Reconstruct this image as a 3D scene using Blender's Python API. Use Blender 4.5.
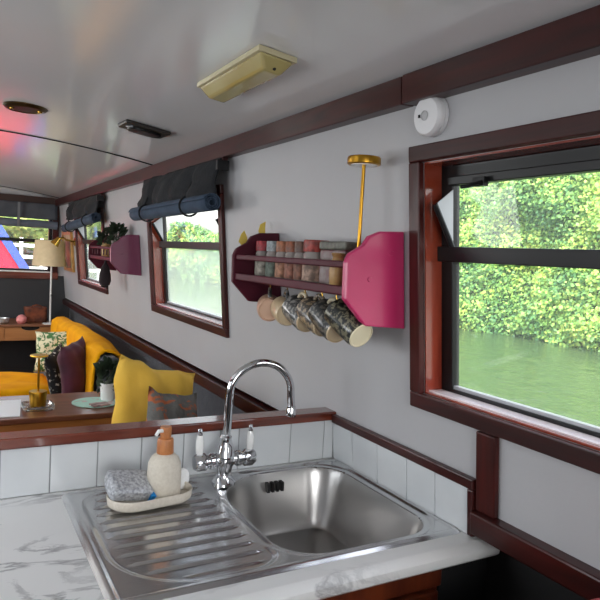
import bpy, bmesh, math, random
import numpy as np
from mathutils import Vector, Matrix, noise
random.seed(7); np.random.seed(7)
for o in list(bpy.data.objects): bpy.data.objects.remove(o)
S = bpy.context.scene; COL = S.collection
EYE = 1.45            # eye height above the cabin floor; all coordinates below are measured from the eye
pi = math.pi

# ------------------------------------------------------------------ camera
def unit(v): v = np.array(v, float); return v/np.linalg.norm(v)
Yc = unit([-350, -63, 626]); Xc = np.array([1115, 21, 626.]); Xc = unit(Xc-Xc.dot(Yc)*Yc); Zc = -np.cross(Yc, Xc)
if Zc[1] > 0: Zc = -Zc
R = np.array([Xc, Yc, Zc])
r_, u_, b_ = R@[1, 0, 0], R@[0, -1, 0], R@[0, 0, -1]
cd = bpy.data.cameras.new('camera'); cam = bpy.data.objects.new('camera', cd); COL.objects.link(cam)
cam.matrix_world = Matrix(((r_[0], u_[0], b_[0], 0), (r_[1], u_[1], b_[1], 0), (r_[2], u_[2], b_[2], EYE), (0, 0, 0, 1)))
cd.sensor_width = 36; cd.lens = 36*626/600; cd.clip_start = .02; cd.clip_end = 300
S.camera = cam
# ------------------------------------------------------------------ world, sun, daylight
w = bpy.data.worlds.new('sky'); S.world = w; w.use_nodes = True
nt = w.node_tree; bg = nt.nodes['Background']
sk = nt.nodes.new('ShaderNodeTexSky'); sk.sky_type = 'NISHITA'; sk.sun_disc = False
sk.sun_elevation = math.radians(52); sk.sun_rotation = math.radians(200); sk.air_density = 1.2; sk.dust_density = 4; sk.ozone_density = 1
hs = nt.nodes.new('ShaderNodeHueSaturation'); hs.inputs['Saturation'].default_value = .35
nt.links.new(sk.outputs[0], hs.inputs['Color']); nt.links.new(hs.outputs[0], bg.inputs[0])
bg.inputs[1].default_value = .62
def light(name, kind, loc, energy, rot, size=None, sy=None, col=(1, 1, 1)):
    l = bpy.data.lights.new(name, kind); l.energy = energy; l.color = col
    o = bpy.data.objects.new(name, l); COL.objects.link(o); o.location = (loc[0], loc[1], loc[2]+EYE); o.rotation_euler = rot
    if kind == 'AREA': l.shape = 'RECTANGLE'; l.size = size; l.size_y = sy
    return o
su = light('sun', 'SUN', (0, 0, 20), 4.4, (math.radians(28), math.radians(-30), 0), col=(1, .96, .88)); su.data.angle = .03
light('daylight_left_front', 'AREA', (-.99, 1.35, -.03), 7, (0, -pi/2-.45, 0), .55, .9, (.93, .97, 1))
light('daylight_left_middle', 'AREA', (-.99, 2.95, -.03), 8, (0, -pi/2-.45, 0), .55, .9, (.95, .98, 1))
light('daylight_left_rear', 'AREA', (-.99, 4.75, -.03), 14, (0, -pi/2-.3, 0), .55, .9, (1, .98, .94))
light('daylight_hatch', 'AREA', (-.15, -1.58, .0), 13, (pi/2+.25, 0, 0), 1.0, .8, (.95, .98, 1))
S.view_settings.view_transform = 'Standard'; S.view_settings.look = 'None'; S.view_settings.gamma = 1
S.view_settings.use_curve_mapping = False; S.view_settings.exposure = 0.35

# ------------------------------------------------------------------ materials
def lin(c): return tuple(((x/255)/12.92 if x/255 <= .04045 else ((x/255+.055)/1.055)**2.4) for x in c)+(1,)
MATS = {}
def M(name, c=(200, 200, 200), rough=.5, metal=0, c2=None, scale=8, stretch=(1, 1, 1), bump=0, bscale=None, detail=3,
      ramp=(.35, .65), coat=0, trans=0, emit=None, sheen=0, tex='noise', spec=.5, dist=0, coord='Object'):
    if name in MATS: return MATS[name]
    m = bpy.data.materials.new(name); m.use_nodes = True; t = m.node_tree; p = t.nodes['Principled BSDF']
    N = t.nodes.new; L = t.links.new
    p.inputs['Base Color'].default_value = lin(c); p.inputs['Roughness'].default_value = rough; p.inputs['Metallic'].default_value = metal
    p.inputs['Coat Weight'].default_value = coat; p.inputs['Coat Roughness'].default_value = .08
    p.inputs['Transmission Weight'].default_value = trans; p.inputs['Sheen Weight'].default_value = sheen
    p.inputs['Specular IOR Level'].default_value = spec
    if c2 or bump:
        tc = N('ShaderNodeTexCoord'); mp = N('ShaderNodeMapping'); mp.inputs['Scale'].default_value = stretch
        L(tc.outputs[coord], mp.inputs[0])
    if c2:
        if tex == 'noise': n = N('ShaderNodeTexNoise'); n.inputs['Scale'].default_value = scale; n.inputs['Detail'].default_value = detail; n.inputs['Distortion'].default_value = dist; out = n.outputs[0]
        elif tex == 'wave': n = N('ShaderNodeTexWave'); n.inputs['Scale'].default_value = scale; n.inputs['Distortion'].default_value = dist; n.inputs['Detail'].default_value = detail; out = n.outputs['Fac']
        else: n = N('ShaderNodeTexVoronoi'); n.inputs['Scale'].default_value = scale; n.feature = 'F1'; out = n.outputs['Distance']
        L(mp.outputs[0], n.inputs[0])
        r = N('ShaderNodeValToRGB'); e = r.color_ramp.elements; e[0].position = ramp[0]; e[1].position = ramp[1]; e[0].color = lin(c); e[1].color = lin(c2)
        L(out, r.inputs[0]); L(r.outputs[0], p.inputs['Base Color'])
    if bump:
        n2 = N('ShaderNodeTexNoise'); n2.inputs['Scale'].default_value = bscale or scale*4; n2.inputs['Detail'].default_value = 4; L(mp.outputs[0], n2.inputs[0])
        b = N('ShaderNodeBump'); b.inputs['Strength'].default_value = bump; b.inputs['Distance'].default_value = .01; L(n2.outputs[0], b.inputs['Height']); L(b.outputs[0], p.inputs['Normal'])
    if emit: p.inputs['Emission Color'].default_value = lin(c); p.inputs['Emission Strength'].default_value = emit
    MATS[name] = m; return m
white_wall = M('white_wall', (183, 183, 186), .45, c2=(178, 177, 180), scale=2, bump=.05, bscale=60)
ceil_m = M('glossy_ceiling', (228, 228, 229), .13, c2=(224, 224, 226), scale=1.5, spec=.75, bump=.012, bscale=6)
wood = M('mahogany', (66, 20, 17), .38, c2=(44, 16, 15), scale=5, stretch=(6, .6, 6), coat=.15, spec=.3, detail=5, dist=1)
wood_x = M('mahogany_cross', (122, 54, 34), .25, c2=(84, 34, 22), scale=5, stretch=(.6, 6, 6), coat=.5, detail=5, dist=1)
wood_v = M('mahogany_upright', (74, 24, 20), .4, c2=(46, 17, 15), scale=5, stretch=(6, 6, .6), coat=.1, spec=.25, detail=5, dist=1)
wood_red = M('varnished_red_reveal', (150, 62, 40), .25, c2=(120, 42, 30), scale=4, stretch=(4, 4, .6), coat=1)
black_al = M('black_aluminium', (16, 16, 18), .35, metal=.3)
grey_al = M('grey_aluminium', (175, 178, 182), .35, metal=.2)
tile_m = M('white_tile', (214, 217, 219), .22, c2=(205, 209, 212), scale=6, spec=.5)
grout = M('grey_grout', (150, 152, 154), .8)
steel = M('brushed_steel', (205, 205, 206), .2, metal=1, bump=.03, bscale=260, stretch=(.12, 1, 1))
steel_b = M('brushed_steel_bowl', (180, 178, 176), .3, metal=1, bump=.03, bscale=260, stretch=(1, 1, .15))
chrome = M('chrome', (215, 217, 220), .06, metal=1)
ceramic = M('white_ceramic', (238, 238, 236), .15, coat=.5)
dark_rubber = M('dark_slot', (12, 12, 13), .6)
gold = M('brushed_gold', (200, 150, 52), .28, metal=1)
brass = M('brass', (190, 150, 70), .25, metal=1)
cream = M('speckled_cream', (214, 206, 192), .6, c2=(204, 195, 180), scale=160)
brown_pump = M('tan_wood_pump', (192, 126, 76), .45, c2=(170, 104, 58), scale=30, stretch=(3, 3, 1))
grey_fab = M('charcoal_upholstery', (72, 74, 80), .9, c2=(60, 62, 68), scale=30, bump=.3, bscale=200, sheen=.2)
deep_shade = M('near_black_shade', (12, 12, 13), .8)  # shadow below the rail put into a near-black colour
dark_wall = M('dark_grey_panel', (52, 54, 58), .6, c2=(46, 48, 52), scale=4)
yellow_v = M('mustard_velvet', (244, 172, 4), .85, c2=(224, 148, 2), scale=6, bump=.6, bscale=18, spec=.2)
yellow_c = M('yellow_cotton', (248, 204, 92), .85, c2=(238, 190, 76), scale=5, bump=.5, bscale=14, spec=.2)
plum = M('plum_velvet', (88, 34, 56), .7, c2=(62, 22, 40), scale=8, bump=.3, bscale=25, sheen=.15)
blackwhite = M('black_white_weave', (22, 22, 24), .8, c2=(200, 198, 190), scale=40, ramp=(.58, .66))
leafp = M('leaf_print', (232, 228, 196), .8, c2=(70, 120, 66), scale=26, ramp=(.47, .56), dist=1.8, detail=2)
patch = M('patterned_weave', (112, 110, 106), .9, c2=(186, 104, 66), scale=15, ramp=(.53, .58), dist=1.6, detail=3, bump=.5, bscale=60)
patch2 = M('rust_weave', (120, 62, 40), .9, c2=(60, 52, 54), scale=14)
blind_d = M('dark_blind_cloth', (32, 34, 38), .95, c2=(24, 26, 30), scale=10, bump=.3, bscale=60)
blind_l = M('slate_blind_lining', (62, 78, 98), .95, c2=(52, 66, 84), scale=10, bump=.2, bscale=60)
blind_g = M('grey_blind_cloth', (88, 92, 100), .95, c2=(78, 82, 90), scale=10)
rack_lit = M('rack_paint_lit', (200, 52, 106), .3, c2=(188, 42, 96), scale=6, coat=.3)  # rack paint as lit on the near panel, light put into the colour
rack_shaded = M('rack_paint_shaded', (84, 22, 40), .5, c2=(70, 18, 34), scale=6, spec=.25)  # same rack paint, darkened for the shaded inner boards and far panel
table_m = M('walnut_top', (118, 66, 42), .3, c2=(92, 48, 30), scale=4, stretch=(.6, 6, 6), coat=.3)
edge_m = M('golden_wood_edge', (176, 114, 54), .4, c2=(146, 88, 40), scale=4, stretch=(.6, 6, 6))
pine = M('light_oak', (190, 132, 80), .45, c2=(170, 112, 64), scale=4, stretch=(.6, 5, 5))
desk_top = M('oak_top', (150, 100, 70), .4, c2=(130, 84, 58), scale=4, stretch=(.6, 5, 5))
cab_m = M('chestnut_cabinet', (110, 48, 22), .4, c2=(74, 28, 14), scale=5, stretch=(5, 5, .7), coat=.3)
diffuser = M('aged_yellow_plastic', (214, 200, 140), .18, c2=(196, 178, 112), scale=5, trans=.25, coat=.4)
lampshade = M('cream_lampshade', (226, 206, 168), .8, c2=(218, 198, 160), scale=30)
paper = M('white_paper', (235, 236, 238), .5)
mint = M('mint_mat', (176, 216, 200), .6, c2=(196, 176, 168), scale=22, ramp=(.55, .62))
plantm = M('dark_foliage', (24, 38, 26), .6, c2=(44, 62, 34), scale=20)
soil = M('soil', (50, 36, 28), .95)
pink = M('pink_ceramic', (226, 140, 138), .4)
bagm = M('brown_wicker', (130, 66, 36), .7, c2=(74, 34, 20), scale=18, bump=.5, bscale=60)
redm = M('red_enamel', (196, 24, 40), .3, coat=.4)
redc = M('red_canvas', (226, 30, 66), .8, c2=(214, 26, 60), scale=4)
bluec = M('blue_canvas', (60, 86, 168), .8)
glassm = M('clear_glass_ashtray', (236, 240, 240), .05, trans=.9)
jar_glass = M('jar_glass', (200, 190, 186), .12, trans=.55)
scour = M('silver_scourer', (206, 208, 212), .45, metal=.2, c2=(140, 142, 148), scale=160, bump=.25, bscale=260)
bluesp = M('blue_sponge', (20, 130, 200), .8)
plastic_w = M('white_plastic', (226, 226, 228), .4)

# window glass: clear, thin, whitish scatter standing in for reflected haze
def glass_mat(name, haze):
    m = bpy.data.materials.new(name); m.use_nodes = True; t = m.node_tree; N = t.nodes.new; L = t.links.new
    out = t.nodes['Material Output']; t.nodes.remove(t.nodes['Principled BSDF'])
    tr = N('ShaderNodeBsdfTransparent'); gl = N('ShaderNodeBsdfGlossy'); gl.inputs['Roughness'].default_value = .02
    tl = N('ShaderNodeBsdfTranslucent'); tl.inputs[0].default_value = (.95, .97, .93, 1)
    lw = N('ShaderNodeLayerWeight'); lw.inputs[0].default_value = .5; pw = N('ShaderNodeMath'); pw.operation = 'POWER'; pw.inputs[1].default_value = 5; L(lw.outputs['Facing'], pw.inputs[0]); fr = N('ShaderNodeMath'); fr.operation = 'MULTIPLY_ADD'; fr.inputs[1].default_value = .55; fr.inputs[2].default_value = .02; L(pw.outputs[0], fr.inputs[0])
    a = N('ShaderNodeMixShader'); a.inputs[0].default_value = haze; L(tr.outputs[0], a.inputs[1]); L(tl.outputs[0], a.inputs[2])
    b = N('ShaderNodeMixShader'); L(fr.outputs[0], b.inputs[0]); L(a.outputs[0], b.inputs[1]); L(gl.outputs[0], b.inputs[2])
    L(b.outputs[0], out.inputs[0]); return m
pane_m = glass_mat('window_glass', .04); pane_h = glass_mat('haze_window_glass', .30)

# marble laminate
def marble():
    m = bpy.data.materials.new('marble_laminate'); m.use_nodes = True; t = m.node_tree; N = t.nodes.new; L = t.links.new; p = t.nodes['Principled BSDF']
    tc = N('ShaderNodeTexCoord'); n0 = N('ShaderNodeTexNoise'); n0.inputs['Scale'].default_value = 3.2; n0.inputs['Detail'].default_value = 5
    mp = N('ShaderNodeMapping'); mp.inputs['Rotation'].default_value = (0, 0, .5); mp.inputs['Scale'].default_value = (.55, 1.3, 1)
    L(tc.outputs['Object'], mp.inputs[0]); L(mp.outputs[0], n0.inputs[0])
    mx = N('ShaderNodeMix'); mx.data_type = 'RGBA'; mx.inputs[0].default_value = .16; L(mp.outputs[0], mx.inputs[6]); L(n0.outputs['Color'], mx.inputs[7])
    n1 = N('ShaderNodeTexNoise'); n1.inputs['Scale'].default_value = 7; n1.inputs['Detail'].default_value = 7; n1.inputs['Roughness'].default_value = .6; n1.inputs['Distortion'].default_value = .8; L(mx.outputs[2], n1.inputs[0])
    ma = N('ShaderNodeMath'); ma.operation = 'SUBTRACT'; ma.inputs[1].default_value = .5; L(n1.outputs[0], ma.inputs[0])
    mb = N('ShaderNodeMath'); mb.operation = 'ABSOLUTE'; L(ma.outputs[0], mb.inputs[0])
    r = N('ShaderNodeValToRGB'); e = r.color_ramp.elements; e[0].position = 0; e[0].color = lin((150, 150, 152)); e[1].position = .035; e[1].color = lin((222, 222, 221))
    L(mb.outputs[0], r.inputs[0])
    n2 = N('ShaderNodeTexNoise'); n2.inputs['Scale'].default_value = 4; L(mp.outputs[0], n2.inputs[0])
    r2 = N('ShaderNodeValToRGB'); e = r2.color_ramp.elements; e[0].position = .42; e[0].color = (0, 0, 0, 1); e[1].position = .6; e[1].color = (1, 1, 1, 1); L(n2.outputs[0], r2.inputs[0])
    m3 = N('ShaderNodeMix'); m3.data_type = 'RGBA'; L(r2.outputs[0], m3.inputs[0]); L(r.outputs[0], m3.inputs[6]); m3.inputs[7].default_value = lin((219, 219, 218))
    L(m3.outputs[2], p.inputs['Base Color']); p.inputs['Roughness'].default_value = .3; return m
marble_m = marble()

# ------------------------------------------------------------------ mesh helpers
class B:
    def __init__(s): s.bm = bmesh.new()
    def face(s, pts):
        vs = [s.bm.verts.new(p) for p in pts]; return s.bm.faces.new(vs)
    def hexa(s, c):      # 8 corners: bottom 4 ccw, top 4 ccw
        v = [s.bm.verts.new(p) for p in c]
        for f in ((3, 2, 1, 0), (4, 5, 6, 7), (0, 1, 5, 4), (1, 2, 6, 5), (2, 3, 7, 6), (3, 0, 4, 7)): s.bm.faces.new([v[i] for i in f])
        return s
    def box(s, x0, x1, y0, y1, z0, z1):
        return s.hexa([(x0, y0, z0), (x1, y0, z0), (x1, y1, z0), (x0, y1, z0), (x0, y0, z1), (x1, y0, z1), (x1, y1, z1), (x0, y1, z1)])
    def wbox(s, y0, y1, z0, z1, o0, o1):   # box following the leaning cabin side, o = offset outwards
        f = lambda y, z, o: (wx(z)+o, y, z)
        return s.hexa([f(y0, z0, o0), f(y0, z0, o1), f(y1, z0, o1), f(y1, z0, o0), f(y0, z1, o0), f(y0, z1, o1), f(y1, z1, o1), f(y1, z1, o0)])
    def prism(s, pts, ext):
        a = [s.bm.verts.new(p) for p in pts]; e = Vector(ext); b = [s.bm.verts.new(Vector(p)+e) for p in pts]; n = len(a)
        s.bm.faces.new(a); s.bm.faces.new(b[::-1])
        for i in range(n): s.bm.faces.new([a[i], b[i], b[(i+1) % n], a[(i+1) % n]])
        return s
    def tube(s, pts, rad, n=16, cap=True, up=None, flat=1):
        P = [Vector(p) for p in pts]; m = len(P)
        if not hasattr(rad, '__len__'): rad = [rad]*m
        T = []
        for i in range(m):
            d = P[min(i+1, m-1)]-P[max(i-1, 0)]
            if d.length < 1e-7: d = P[-1]-P[0]
            T.append(d.normalized())
        a = Vector(up) if up else (Vector((0, 0, 1)) if abs(T[0].z) < .9 else Vector((1, 0, 0)))
        nrm = (a-a.dot(T[0])*T[0]).normalized(); rings = []
        for i in range(m):
            nrm = (nrm-nrm.dot(T[i])*T[i]).normalized(); bn = T[i].cross(nrm)
            rings.append([s.bm.verts.new(P[i]+(nrm*math.cos(2*pi*k/n)+bn*flat*math.sin(2*pi*k/n))*max(rad[i], 1e-4)) for k in range(n)])
        for i in range(m-1):
            for k in range(n): s.bm.faces.new([rings[i][k], rings[i][(k+1) % n], rings[i+1][(k+1) % n], rings[i+1][k]])
        if cap: s.bm.faces.new(rings[0][::-1]); s.bm.faces.new(rings[-1])
        return s
    def lathe(s, c, prof, n=24, axis=(0, 0, 1), cap=True):   # prof: (radius, height)
        c = Vector(c); ax = Vector(axis).normalized()
        a = Vector((1, 0, 0)) if abs(ax.x) < .9 else Vector((0, 1, 0)); u = (a-a.dot(ax)*ax).normalized(); v = ax.cross(u)
        rings = [[s.bm.verts.new(c+ax*h+(u*math.cos(2*pi*k/n)+v*math.sin(2*pi*k/n))*max(r, 1e-4)) for k in range(n)] for r, h in prof]
        for i in range(len(rings)-1):
            for k in range(n): s.bm.faces.new([rings[i][k], rings[i][(k+1) % n], rings[i+1][(k+1) % n], rings[i+1][k]])
        if cap: s.bm.faces.new(rings[0][::-1]); s.bm.faces.new(rings[-1])
        return s
    def sheet(s, f, nu, nv):
        g = [[s.bm.verts.new(f(i/nu, j/nv)) for j in range(nv+1)] for i in range(nu+1)]
        for i in range(nu):
            for j in range(nv): s.bm.faces.new([g[i][j], g[i+1][j], g[i+1][j+1], g[i][j+1]])
        return s
    def slab(s, us, vs, holes, f, t0, t1):   # grid plate with rectangular holes; f(u,v,t)->xyz
        def solid(i, j): return 0 <= i < len(us)-1 and 0 <= j < len(vs)-1 and (i, j) not in holes
        V = {}
        def v(i, j, t):
            if (i, j, t) not in V: V[(i, j, t)] = s.bm.verts.new(f(us[i], vs[j], t))
            return V[(i, j, t)]
        for i in range(len(us)-1):
            for j in range(len(vs)-1):
                if not solid(i, j): continue
                s.bm.faces.new([v(i, j, t1), v(i+1, j, t1), v(i+1, j+1, t1), v(i, j+1, t1)]); s.bm.faces.new([v(i, j+1, t0), v(i+1, j+1, t0), v(i+1, j, t0), v(i, j, t0)])
                for (a, b, c, d, ni, nj) in ((i, j, i+1, j, i, j-1), (i+1, j, i+1, j+1, i+1, j), (i+1, j+1, i, j+1, i, j+1), (i, j+1, i, j, i-1, j)):
                    if not solid(ni, nj): s.bm.faces.new([v(a, b, t0), v(c, d, t0), v(c, d, t1), v(a, b, t1)])
        return s
    def pillow(s, c, w, h, t, rot, n=14, wob=.012, seed=0):
        rot = rot.to_3x3(); c = Vector(c)
        for sg in (1, -1):
            def f(a, b):
                u = 2*a-1; v = 2*b-1
                th = t/2*((1-abs(u)**2.6)*(1-abs(v)**2.6))**.55 if abs(u) < 1 and abs(v) < 1 else 0
                x = u*w/2*(1-.07*(1-v*v)); y = v*h/2*(1-.07*(1-u*u))
                th *= 1+.25*noise.noise(Vector((u*2+seed, v*2, sg)))
                p = Vector((x, sg*th, y)); p += wob*noise.noise_vector(Vector((u*2.2+seed, v*2.2, 3)))
                return c+rot@p
            s.sheet(f, n, n)
        bmesh.ops.remove_doubles(s.bm, verts=s.bm.verts, dist=1e-4); return s
    def make(s, name, mat, parent=None, smooth=True, bevel=0, solid=0, angle=38, sub=0, recalc=True, loc=None):
        bm = s.bm
        if recalc: bmesh.ops.recalc_face_normals(bm, faces=bm.faces)
        if parent is not None: org = Vector(parent['_o'])
        elif loc is not None: org = Vector(loc)
        else:
            co = [v.co for v in bm.verts]; org = Vector(((min(c.x for c in co)+max(c.x for c in co))/2, (min(c.y for c in co)+max(c.y for c in co))/2, min(c.z for c in co)))
        for v in bm.verts: v.co -= org
        for e in bm.edges:
            if len(e.link_faces) == 2 and e.calc_face_angle(0) > math.radians(angle): e.smooth = False
        for f in bm.faces: f.smooth = smooth
        me = bpy.data.meshes.new(name); bm.to_mesh(me); bm.free()
        o = bpy.data.objects.new(name, me); COL.objects.link(o); me.materials.append(mat)
        if parent is not None: o.parent = parent; o['_o'] = tuple(org)
        else: o.location = org+Vector((0, 0, EYE)); o['_o'] = tuple(org)
        if solid: md = o.modifiers.new('thick', 'SOLIDIFY'); md.thickness = solid; md.offset = 0
        if bevel: md = o.modifiers.new('bevel', 'BEVEL'); md.width = bevel; md.segments = 2; md.limit_method = 'ANGLE'; md.angle_limit = .6
        if sub: md = o.modifiers.new('sub', 'SUBSURF'); md.levels = sub; md.render_levels = sub
        return o
def thing(name, loc, label=None, cat=None, group=None, kind=None):
    o = bpy.data.objects.new(name, None); COL.objects.link(o); o.location = (loc[0], loc[1], loc[2]+EYE); o['_o'] = tuple(loc); o.empty_display_size = .05
    return tag(o, label, cat, group, kind)
def tag(o, label=None, cat=None, group=None, kind=None):
    if label: o['label'] = label
    if cat: o['category'] = cat
    if group: o['group'] = group
    if kind: o['kind'] = kind
    return o
def struct(o): o['kind'] = 'structure'; return o
def wx(z): return .895-.095*z
def ceil_z(x): return .470-.10*x*x

# ------------------------------------------------------------------ the setting
FL = -1.45
YB, YF = -1.5, 6.12
struct(B().box(-1.1, 1.1, YB-.1, YF+.1, FL-.05, FL).make('floor', M('floor_boards', (120, 84, 60), .4, c2=(96, 64, 46), scale=4, stretch=(6, .6, 6))))
WIN = [(4.265, 5.255), (2.20, 3.135), (.115, 1.052)]     # window_1..3 openings along the boat
ZB, ZT = -.285, .215
def side_wall(name, sgn):
    ys = [YB-.1, .115, 1.052, 2.20, 3.135, 4.265, 5.255, YF+.1]; zs = [-.50, ZB, ZT, .46]
    b = B().slab(ys, zs, {(1, 1), (3, 1), (5, 1)}, lambda y, z, t: (sgn*(wx(z)+t), y, z), 0, .065)
    return struct(b.make(name, white_wall, smooth=False))
side_wall('wall_right', 1)
def left_wall():
    ys = [YB-.1, .9, 1.8, 2.5, 3.4, 4.3, 5.2, YF+.1]; zs = [-.50, ZB, ZT, .46]
    return struct(B().slab(ys, zs, {(1, 1), (3, 1), (5, 1)}, lambda y, z, t: (-(wx(z)+t), y, z), 0, .065).make('wall_left', white_wall, smooth=False))
left_wall()
# linings below the gunwale
struct(B().box(.985, 1.08, 1.46, YF+.1, FL, -.50).make('wall_lower_right', grey_fab, smooth=False))
struct(B().box(1.0, 1.08, YB-.1, 1.46, FL, -.50).make('wall_lower_galley', deep_shade, smooth=False))
struct(B().box(-1.08, -1.0, YB-.1, YF+.1, FL, -.50).make('wall_lower_left', dark_wall, smooth=False))
# ceiling
def ceiling():
    b = B(); n = 28; pr = []
    for i in range(n+1):
        x = -.93+1.86*i/n; pr.append((x, ceil_z(x)))
    pts = [(x, YB-.1, z) for x, z in pr]+[(x, YB-.1, z+.06) for x, z in pr[::-1]]
    a = [b.bm.verts.new(p) for p in pts]; c = [b.bm.verts.new((p[0], YF+.1, p[2])) for p in pts]; m = len(a)
    for i in range(m): b.bm.faces.new([a[i], c[i], c[(i+1) % m], a[(i+1) % m]])
    return struct(b.make('ceiling', ceil_m, angle=60))
ceiling()
def seam(y, n_):
    b = B(); pts = [(x, y, ceil_z(x)-.0005) for x in np.linspace(-.84, .84, 41)]
    return struct(b.tube(pts, .0045, 6).make(n_, black_al))
seam(3.0, 'trim_1'); seam(5.93, 'trim_2')
# cornice beams
def beam(y0, y1, xo, z0, z1, nm):
    b = B().prism([(xo, y0, z0), (xo-.004, y0, z1), (.905, y0, z1+.02), (.905, y0, z0+.004)], (0, y1-y0, 0)); return struct(b.make(nm, wood, smooth=False, bevel=.003))
beam(1.085, YF, .828, .334, .392, 'trim_3'); beam(YB, 1.078, .824, .333, .392, 'trim_4')
struct(B().prism([(-.828, YB, .334), (-.824, YB, .392), (-.905, YB, .41), (-.905, YB, .338)], (0, YF-YB, 0)).make('trim_5', wood, smooth=False))
# back of the cabin behind the camera, with open hatchway
struct(B().slab([-1.0, -.65, .35, 1.0], [FL, -.4, .4, .5], {(1, 1)}, lambda x, z, t: (x, YB+t, z), -.06, 0).make('wall_back', white_wall, smooth=False))
# far bulkhead with window opening
XW0, XW1 = -.60, .815
struct(B().slab([-1.0, XW0, XW1, 1.0], [-.30, -.262, .345, .5], {(1, 1)}, lambda x, z, t: (x, YF+t, z), 0, .06).make('wall_far', white_wall, smooth=False))
struct(B().box(-1.0, 1.0, YF, YF+.06, FL, -.30).make('wall_far_lower', dark_wall, smooth=False))
struct(B().box(-.9, .868, YF-.03, YF, .345, .405).make('trim_6', M('dark_brown_trim', (60, 40, 34), .5), smooth=False, bevel=.003))
struct(B().box(-.9, .87, YF-.02, YF, -.335, -.268).make('trim_7', wood_x, smooth=False, bevel=.003))
struct(B().box(.815, .868, YF-.02, YF, -.268, .345).make('trim_8', wood_v, smooth=False, bevel=.003))
# far window
wf = struct(thing('window_4', (0, YF+.03, -.26)))
b = B()
for a in ((XW0, XW1, -.262, -.245), (XW0, XW1, .33, .345), (XW0, XW0+.03, -.245, .33), (XW1-.03, XW1, -.245, .33), (XW0, XW1, -.004, .026), (-.03, 0, -.245, .33)): b.box(a[0], a[1], YF+.01, YF+.045, a[2], a[3])
b.make('window_frame', black_al, wf, smooth=False)
B().box(XW0, XW1, YF+.03, YF+.034, -.25, .34).make('glass_pane', pane_m, wf)
B().box(XW0-.02, XW1+.0, YF-.035, YF+.0, -.275, -.262).make('window_sill', ceramic, wf, bevel=.003)

# cabin side windows
def side_window(nm, y0, y1, top_mat_glass):
    t = struct(thing(nm, (.93, (y0+y1)/2, ZB)))
    b = B(); tw = .034
    b.wbox(y0-tw, y1+tw, ZT, ZT+tw, -.016, 0); b.wbox(y0-tw, y1+tw, ZB-tw, ZB, -.016, 0)
    b.make('trim_frame', wood, t, smooth=False, bevel=.003)
    b = B(); b.wbox(y0-tw, y0, ZB, ZT, -.016, 0); b.wbox(y1, y1+tw, ZB, ZT, -.016, 0)
    b.make('trim_stile', wood_v, t, smooth=False, bevel=.003)
    b = B(); b.wbox(y0, y1, ZT-.004, ZT, 0, .064); b.wbox(y0, y0+.004, ZB, ZT, 0, .064); b.wbox(y1-.004, y1, ZB, ZT, 0, .064)
    b.make('reveal_lining', wood_red, t, smooth=False)
    B().wbox(y0, y1, ZB, ZB+.006, -.002, .064).make('window_sill', wood_red, t, smooth=False, bevel=.002)
    B().wbox(y0+.004, y1-.004, ZB+.006, ZB+.0085, .008, .045).make('sill_reflection', M('pale_sill_reflection', (226, 216, 220), .2, coat=.5), t, smooth=False)  # pale colour standing in for sky reflected on the sill
    # fixed black frame
    b = B(); f = .038; o0, o1 = .045, .066
    b.wbox(y0, y1, ZB+.006, ZB+.016, o0, o1); b.wbox(y0, y1, ZT-.035, ZT-.004, o0, o1); b.wbox(y0, y0+f, ZB, ZT, o0, o1); b.wbox(y1-f, y1, ZB, ZT, o0, o1); b.wbox(y0, y1, .008, .040, o0-.012, o1)
    b.make('window_frame', black_al, t, smooth=False, bevel=.002)
    B().wbox(y0+f, y1-f, ZB+.016, ZB+.023, o0+.004, o1-.004).make('glazing_bead', grey_al, t, smooth=False)
    B().wbox(y0+f-.004, y1-f+.004, ZB+.014, .01, .056, .059).make('lower_pane', top_mat_glass, t, smooth=False)
    B().wbox(y0+f-.004, y1-f+.004, .04, ZT-.03, .056, .059).make('hopper_pane', pane_m, t, smooth=False)
    # draught cheeks either side of the hopper
    for ys in (y1-f-.002, y0+f):
        ck = B().prism([(wx(.03)+.044, ys, .040), (wx(.12)-.004, ys, .125), (wx(.15)+.044, ys, .160)], (0, .002, 0)).make('hopper_cheek', grey_al, t, smooth=False)
        B().tube([(wx(.03)+.044, ys, .036), (wx(.12)-.006, ys, .125)], .006, 8).make('cheek_edge', black_al, ck)
    b = B(); b.wbox(y0+f, y1-f, ZT-.048, ZT-.03, .03, .05); b.make('hopper_rail', black_al, t, smooth=False, bevel=.002)
    yl = y1-f-.10; hb = B(); hb.box(wx(.17)+.018, wx(.17)+.03, yl-.016, yl+.016, .158, .176); hb.tube([(wx(.17)+.018, yl-.01, .165), (wx(.17)+.006, yl+.012, .158), (wx(.17)+.004, yl+.03, .157)], .004, 8)
    hb.make('hopper_latch', black_al, t)
    return t
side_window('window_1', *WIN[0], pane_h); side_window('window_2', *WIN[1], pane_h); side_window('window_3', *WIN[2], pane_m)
# rails at gunwale height
struct(B().wbox(1.46, YF, -.560, -.512, -.026, .05).make('trim_9', wood, smooth=False, bevel=.003))
struct(B().wbox(YB, .884, -.532, -.485, -.030, .07).make('trim_10', wood, smooth=False, bevel=.004))
struct(B().wbox(.834, .884, -.485, ZB-.037, -.014, 0).make('trim_11', wood_v, smooth=False, bevel=.003))

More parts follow.
